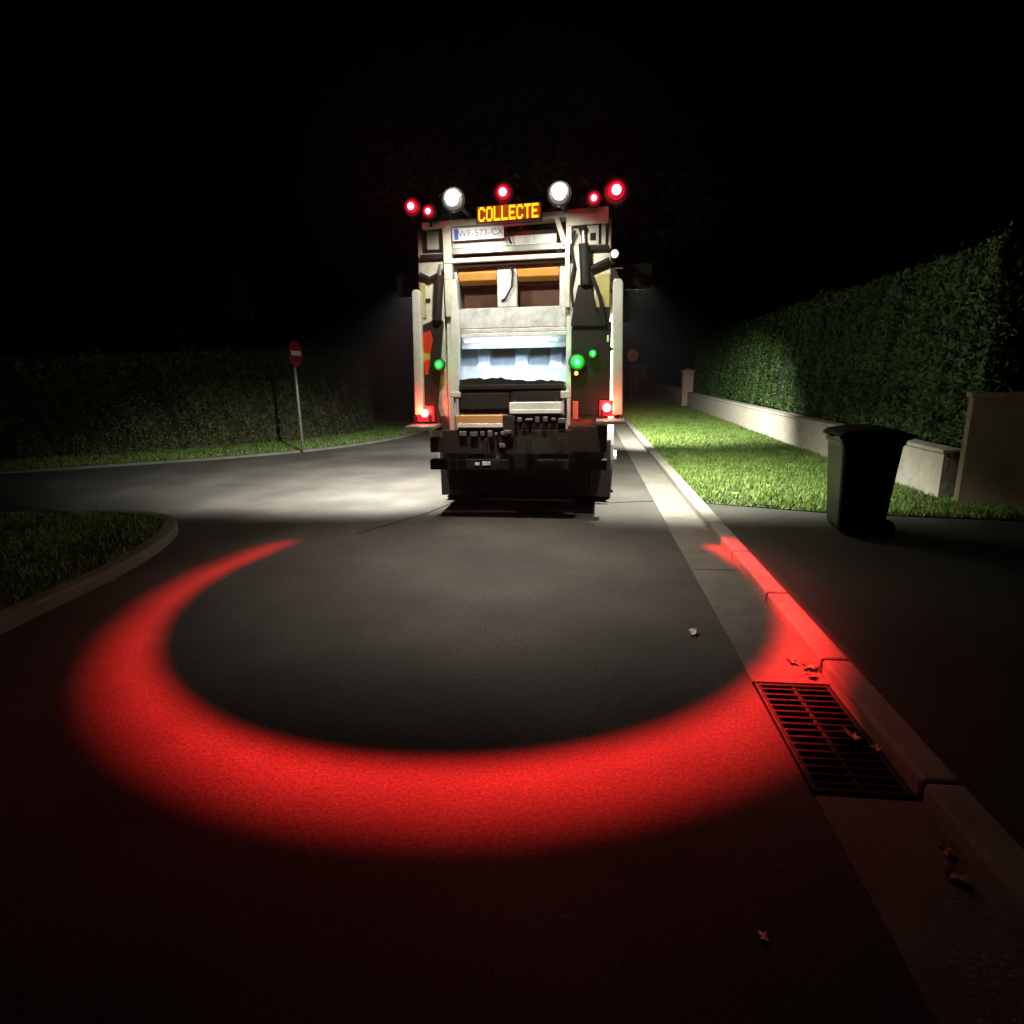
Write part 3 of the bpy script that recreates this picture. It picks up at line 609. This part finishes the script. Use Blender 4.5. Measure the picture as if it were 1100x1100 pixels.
# tall white grab rails beside the steps
def rail(px0, py0, px1, py1, wpx):
    bm = nb(); a = Q(px0, py0, -.1); b = Q(px1, py1, -.1); h = .038
    poly(bm, [(px0 - wpx / 2 + 1, py0 + 3), (px0 - wpx / 2 + 3, py0), (px0 + wpx / 2 - 2, py0), (px0 + wpx / 2, py0 + 4), (px1 + wpx / 2, py1), (px1 - wpx / 2 + 1, py1)], -.14, -.02)
    o = done('grab_rail', bm, 'white', T, bevel=.012)
    sx = 1 if a[0] < 0 else -1
    for f in (.08, .5, .92):
        z = a[1] + (b[1] - a[1]) * f; x = a[0] + (b[0] - a[0]) * f
        bm = nb(); box(bm, min(x, x + sx * .14), max(x, x + sx * .14), -.019, .012, z - .02, z + .02); done('rail_bracket', bm, 'blackp', o)
rail(446, 311, 449.5, 446, 10); rail(663.5, 299, 663, 446, 12)
# display: COLLECTE in amber LEDs
LB = slant('display', 'ledbox', 511, 582, 221.5, 216, 19, -.24, -.11)
F5 = {'C': '01110 10001 10000 10000 10000 10001 01110', 'O': '01110 10001 10001 10001 10001 10001 01110', 'L': '10000 10000 10000 10000 10000 10000 11111',
      'E': '11111 10000 10000 11110 10000 10000 11111', 'T': '11111 00100 00100 00100 00100 00100 00100'}
bm = nb()
for i, ch in enumerate('COLLECTE'):
    for r, row in enumerate(F5[ch].split()):
        for c_, v in enumerate(row):
            if v == '1':
                px = 514 + (i * 6 + c_ + .5) * 65.5 / 48; py = 223.2 + (r + .5) * 2.15 - (px - 514) * 5.5 / 68
                x, z = Q(px, py, -.245); box(bm, x - .0068, x + .0068, -.2465, -.2406, z - .0105, z + .0105)
done('lettering', bm, 'led', LB)
bm = nb(); poly(bm, [(512.5, 222.6), (580.5, 217.2), (580.5, 233.6), (512.5, 239)], -.2404, -.2385); done('glow_screen', bm, 'ledface', LB)
# number plate
bm = nb(); x, z = Q(513.5, 250.5, -.12); PZ = z; PX = x; W2, H2 = .27, .062
PLT = empty('number_plate_mount', (x, -.12, z)); PLT.parent = T; PLT.rotation_euler.y = R(-.8)
box(bm, -W2, W2, -.003, .006, -H2, H2); npl = done('number_plate', bm, 'platew', T, bevel=.004); npl.location = (x, -.12, z); npl.rotation_euler.y = R(-.8)
bpy.data.objects.remove(PLT)
bm = nb(); box(bm, -W2 + .02, -W2 + .065, -.0045, -.0031, -H2 + .01, H2 - .01); done('country_band', bm, 'plateb', npl)
cu = bpy.data.curves.new('t', 'FONT'); cu.body = 'WF-573-CX'; cu.size = .088; cu.align_x = 'CENTER'; cu.align_y = 'CENTER'; cu.extrude = .0005; cu.space_character = 1.08
tmp = bpy.data.objects.new('t', cu); COL.objects.link(tmp); me = bpy.data.meshes.new_from_object(tmp.evaluated_get(bpy.context.evaluated_depsgraph_get()))
bpy.data.objects.remove(tmp); me.materials.clear(); me.materials.append(M['platet']); tx = link('plate_lettering', me, npl)
tx.rotation_euler = (R(90), 0, 0); tx.location = (.028, -.0045, 0)

# ------------------------------------------------------------------ the truck's lamps
def lamp(kind, name, loc, power, color, parent=T, radius=.03, spot=None, aim=None, blend=.5):
    l = bpy.data.lights.new(name, kind); l.energy = power; l.color = color; l.shadow_soft_size = radius
    if kind == 'SPOT': l.spot_size = R(spot); l.spot_blend = blend
    o = bpy.data.objects.new(name, l); COL.objects.link(o); o.parent = parent; o.location = loc
    if aim is not None: o.rotation_euler = (Vector(aim) - Vector(loc)).to_track_quat('-Z', 'Y').to_euler()
    return o
def glare(c, power, color):
    """added rearward spot that makes the haze glow as a halo round the lamp"""
    lamp('SPOT', 'beam', (c[0], c[1] - .07, c[2]), power, color, spot=46, aim=(c[0] * .8, c[1] - 7, c[2] - 1.0), blend=1, radius=.02)
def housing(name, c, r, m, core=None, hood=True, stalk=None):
    """round lamp facing rearwards: hood, lens, bulb, and glowing layers that paint a halo"""
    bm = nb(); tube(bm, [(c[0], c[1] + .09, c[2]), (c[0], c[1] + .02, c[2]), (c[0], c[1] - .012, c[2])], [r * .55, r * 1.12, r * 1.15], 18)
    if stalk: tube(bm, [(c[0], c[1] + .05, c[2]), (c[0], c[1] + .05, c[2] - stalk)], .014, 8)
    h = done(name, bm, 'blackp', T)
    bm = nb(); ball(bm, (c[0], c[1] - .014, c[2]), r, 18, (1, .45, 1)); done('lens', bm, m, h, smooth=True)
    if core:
        bm = nb(); ball(bm, (c[0], c[1] - .014 - r * .3, c[2]), r * .74, 18, (1, .35, 1)); done('halo_layer', bm, m + '2', h, smooth=True)  # glowing layer painting the halo between lens and bulb
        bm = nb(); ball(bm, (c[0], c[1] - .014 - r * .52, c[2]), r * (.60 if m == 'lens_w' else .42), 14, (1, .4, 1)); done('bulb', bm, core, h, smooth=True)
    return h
wl = [q3(487, 215, -.85), q3(601, 208.5, -.85)]
for c in wl:
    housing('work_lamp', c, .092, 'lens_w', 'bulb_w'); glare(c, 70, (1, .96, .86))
    bm = nb(); tube(bm, [(c[0], c[1] + .06, c[2]), (c[0], -.05, Q(550, 232)[1] + .0)], .016, 8); done('lamp_arm', bm, 'blackp', T)
for px, py, r in ((443, 223, .085), (461, 228, .068), (541, 208, .095), (638, 214, .072), (662, 206, .115)):
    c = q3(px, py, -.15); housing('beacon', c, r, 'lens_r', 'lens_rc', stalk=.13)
    glare(c, 30 * r / .10, (1, .01, .04))
    lamp('POINT', 'beacon_light', (c[0], c[1] - .12, c[2] + .03), .5, (1, .02, .05))
for px, py, r in ((620, 389, .095), (637, 380, .05), (472, 392, .07)):
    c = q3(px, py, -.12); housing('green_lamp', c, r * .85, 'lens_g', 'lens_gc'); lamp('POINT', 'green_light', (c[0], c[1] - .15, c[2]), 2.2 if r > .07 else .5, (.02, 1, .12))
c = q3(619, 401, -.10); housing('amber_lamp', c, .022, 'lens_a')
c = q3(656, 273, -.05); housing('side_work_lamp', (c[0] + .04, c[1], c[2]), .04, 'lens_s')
TL = []
for px, py, a, b in ((456, 444, 448, 466), (652, 438, 644, 662)):
    cl = part('tail_lamp', 'tail', (a, py - 8, b, py + 9, -.09, -.052)); c = q3(px, py, -.095)
    bm = nb(); ball(bm, c, .045, 16, (1, .5, 1)); done('bulb', bm, 'lens_rc', cl, smooth=True)
    lamp('POINT', 'tail_light', (c[0], c[1] - .14, c[2] + .02), 6, (1, .10, .04))
part('side_reflector', 'pink', (615, 431, 621, 451, -.075, -.051))
bx('strip_lamp', 'strip', T, IX0 + .1, IX1 - .1, .02, .05, Q(550, 367, .03)[1], Q(550, 365, .03)[1], bevel=.003)
l = lamp('AREA', 'hopper_light', ((IX0 + IX1) / 2, -.06, Q(550, 365)[1]), 3.9, (.66, .84, 1), aim=((IX0 + IX1) / 2, .35, 1.45)); l.data.shape = 'RECTANGLE'; l.data.size = .9; l.data.size_y = .06
# work lamps: one throws light back on the road, one down the tailgate face
for i, c in enumerate(wl):
    lamp('SPOT', 'road_light', (c[0], c[1] - .10, c[2] - .02), 640, (1, .87, .74), spot=80, aim=(c[0] * 1.2, -1.5, 0), blend=1, radius=.05)
    lamp('POINT', 'lens_spill', (c[0], c[1] - .12, c[2] + .05), 6, (1, .94, .82), radius=.05)
    lamp('SPOT', 'tailgate_light', (c[0] * 1.0, c[1] - .02, c[2] - .12), 88, (1, .94, .80), spot=104, aim=(c[0] * .9, .35, 2.0), blend=.8, radius=.05)
# side work lamps on the body, throwing light onto verge and side street
for sx, y, e, ax, ay, cone in ((1.30, .62, 3600, 1.9, 1.5, 104), (1.34, 5.6, 5200, 2.7, 8.0, 92), (-1.32, .62, 6400, -2.4, 1.9, 104), (-1.36, 5.6, 1100, -2.6, 6.4, 90)):
    sg = math.copysign(1, sx)
    lamp('SPOT', 'side_light', (sx, y, 2.68), e, (1, .98, .82) if sx > 0 else (1, .97, .86), spot=cone, aim=(ax, ay, 0), blend=1, radius=.03)
    bm = nb(); box(bm, min(sx - sg * .36, sx + sg * .05), max(sx - sg * .36, sx + sg * .05), y - .05, y + .05, 2.74, 2.77)
    box(bm, min(sx - sg * .16, sx + sg * .16), max(sx - sg * .16, sx + sg * .16), y - .064, y - .0505, 2.50, 2.77)  # added rear plate that cuts off the light behind the lamp
    done('side_lamp_shield', bm, 'blackp', T)
lamp('SPOT', 'marker_light', (1.25, 8.9, 1.0), 500, (1, .30, .16), spot=50, aim=(3.0, 36, .4), blend=1)

# the ring projector under the middle beacon: a round-beam lamp with a crescent slide
pc = q3(541, 214, -.30)
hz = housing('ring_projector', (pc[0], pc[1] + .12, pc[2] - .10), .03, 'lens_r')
l = bpy.data.lights.new('ring_light', 'SPOT'); l.energy = 5000; l.color = (1, .022, .019); l.spot_size = R(150); l.spot_blend = .1; l.shadow_soft_size = .01
o = bpy.data.objects.new('ring_light', l); COL.objects.link(o); a = TYAW
px, py = TX + pc[0] * math.cos(a) - pc[1] * math.sin(a), TY + pc[0] * math.sin(a) + pc[1] * math.cos(a); HZ = pc[2]
o.parent = T; o.matrix_parent_inverse = T.matrix_world.inverted() if False else Matrix.Identity(4)
o.location = pc; o.rotation_euler = (0, 0, -TYAW)
l.use_nodes = True; n = l.node_tree; em = n.nodes['Emission']; tc = n.nodes.new('ShaderNodeTexCoord'); L_ = n.links
def mth(op, a, b=None, c=None, clamp=False):
    k = n.nodes.new('ShaderNodeMath'); k.operation = op; k.use_clamp = clamp
    for i, v in enumerate((a, b, c)):
        if v is None: continue
        if isinstance(v, (int, float)): k.inputs[i].default_value = v
        else: L_.new(v, k.inputs[i])
    return k.outputs[0]
def sstep(v, lo, hi, inv=False):
    k = n.nodes.new('ShaderNodeMapRange'); k.interpolation_type = 'SMOOTHSTEP'; L_.new(v, k.inputs[0]); k.inputs[1].default_value = lo; k.inputs[2].default_value = hi
    k.inputs[3].default_value, k.inputs[4].default_value = (1, 0) if inv else (0, 1); return k.outputs[0]
sp = n.nodes.new('ShaderNodeSeparateXYZ'); L_.new(tc.outputs['Normal'], sp.inputs[0])
gx = mth('MULTIPLY', mth('DIVIDE', sp.outputs[0], sp.outputs[2]), -HZ); gy = mth('MULTIPLY', mth('DIVIDE', sp.outputs[1], sp.outputs[2]), -HZ)
X = mth('ADD', gx, px); Y = mth('ADD', gy, py)                       # where this ray lands on level ground
def dist(cx, cy): 
    a = mth('SUBTRACT', X, cx); b = mth('SUBTRACT', Y, cy); return mth('SQRT', mth('ADD', mth('MULTIPLY', a, a), mth('MULTIPLY', b, b)))
ro, ri = dist(-.21, 4.44), dist(-.29, 4.46)
band = mth('MULTIPLY', sstep(ro, 2.20, 2.74, True), sstep(ri, 2.10, 2.36))
# the band thins towards its two tips
cutL = sstep(mth('SUBTRACT', Y, mth('MULTIPLY', mth('ADD', X, 2.4), .38)), 5.62, 5.95, True)
cutR = sstep(mth('ADD', Y, mth('MULTIPLY', mth('MAXIMUM', X, 0), .3)), 5.85, 6.05, True)
tipL = mth('MAXIMUM', sstep(X, -2.40, -2.05, True), sstep(Y, 4.5, 5.1, True))
tipR = mth('MAXIMUM', mth('MAXIMUM', sstep(X, 1.72, 1.92), sstep(Y, 4.2, 4.9, True)), sstep(X, -1, 0, True))
tipL = mth('MAXIMUM', tipL, sstep(X, 0, 1))
cutL = mth('MULTIPLY', cutL, mth('MULTIPLY', tipL, tipR))
end = mth('MULTIPLY', mth('MULTIPLY', cutL, cutR), mth('ADD', mth('MULTIPLY', sstep(mth('SUBTRACT', X, mth('MULTIPLY', Y, .117)), 1.44, 1.62, True), .93), .07))
spill = mth('ADD', mth('MULTIPLY', mth('MULTIPLY', sstep(ro, 2.6, 4.4, True), sstep(ri, 2.1, 2.6)), .003), mth('MULTIPLY', mth('MULTIPLY', sstep(ro, 2.5, 3.5, True), sstep(ri, 2.1, 2.6)), .007))
rho2 = mth('DIVIDE', mth('ADD', mth('MULTIPLY', gx, gx), mth('MULTIPLY', gy, gy)), HZ * HZ)
comp = mth('POWER', mth('ADD', rho2, 1), 1.5)
tot = mth('MULTIPLY', mth('ADD', mth('MULTIPLY', band, end), mth('MULTIPLY', spill, sstep(Y, 5.2, 6.4, True))), mth('MULTIPLY', comp, 1.0))
L_.new(tot, em.inputs['Strength'])

# ------------------------------------------------------------------ thin haze added to give the lamps a glow
m = bpy.data.materials.new('lamp_glow_haze'); m.use_nodes = True; n = m.node_tree; n.nodes.clear()
ou = n.nodes.new('ShaderNodeOutputMaterial'); pv = n.nodes.new('ShaderNodeVolumePrincipled')
pv.inputs['Color'].default_value = (.9, .93, 1, 1); pv.inputs['Density'].default_value = .0008; pv.inputs['Anisotropy'].default_value = .75
n.links.new(pv.outputs[0], ou.inputs['Volume']); M['air'] = m
bm = nb(); box(bm, -62, 62, -16, 202, -1.6, 15); tag(done('haze', bm, 'air'), kind='stuff')
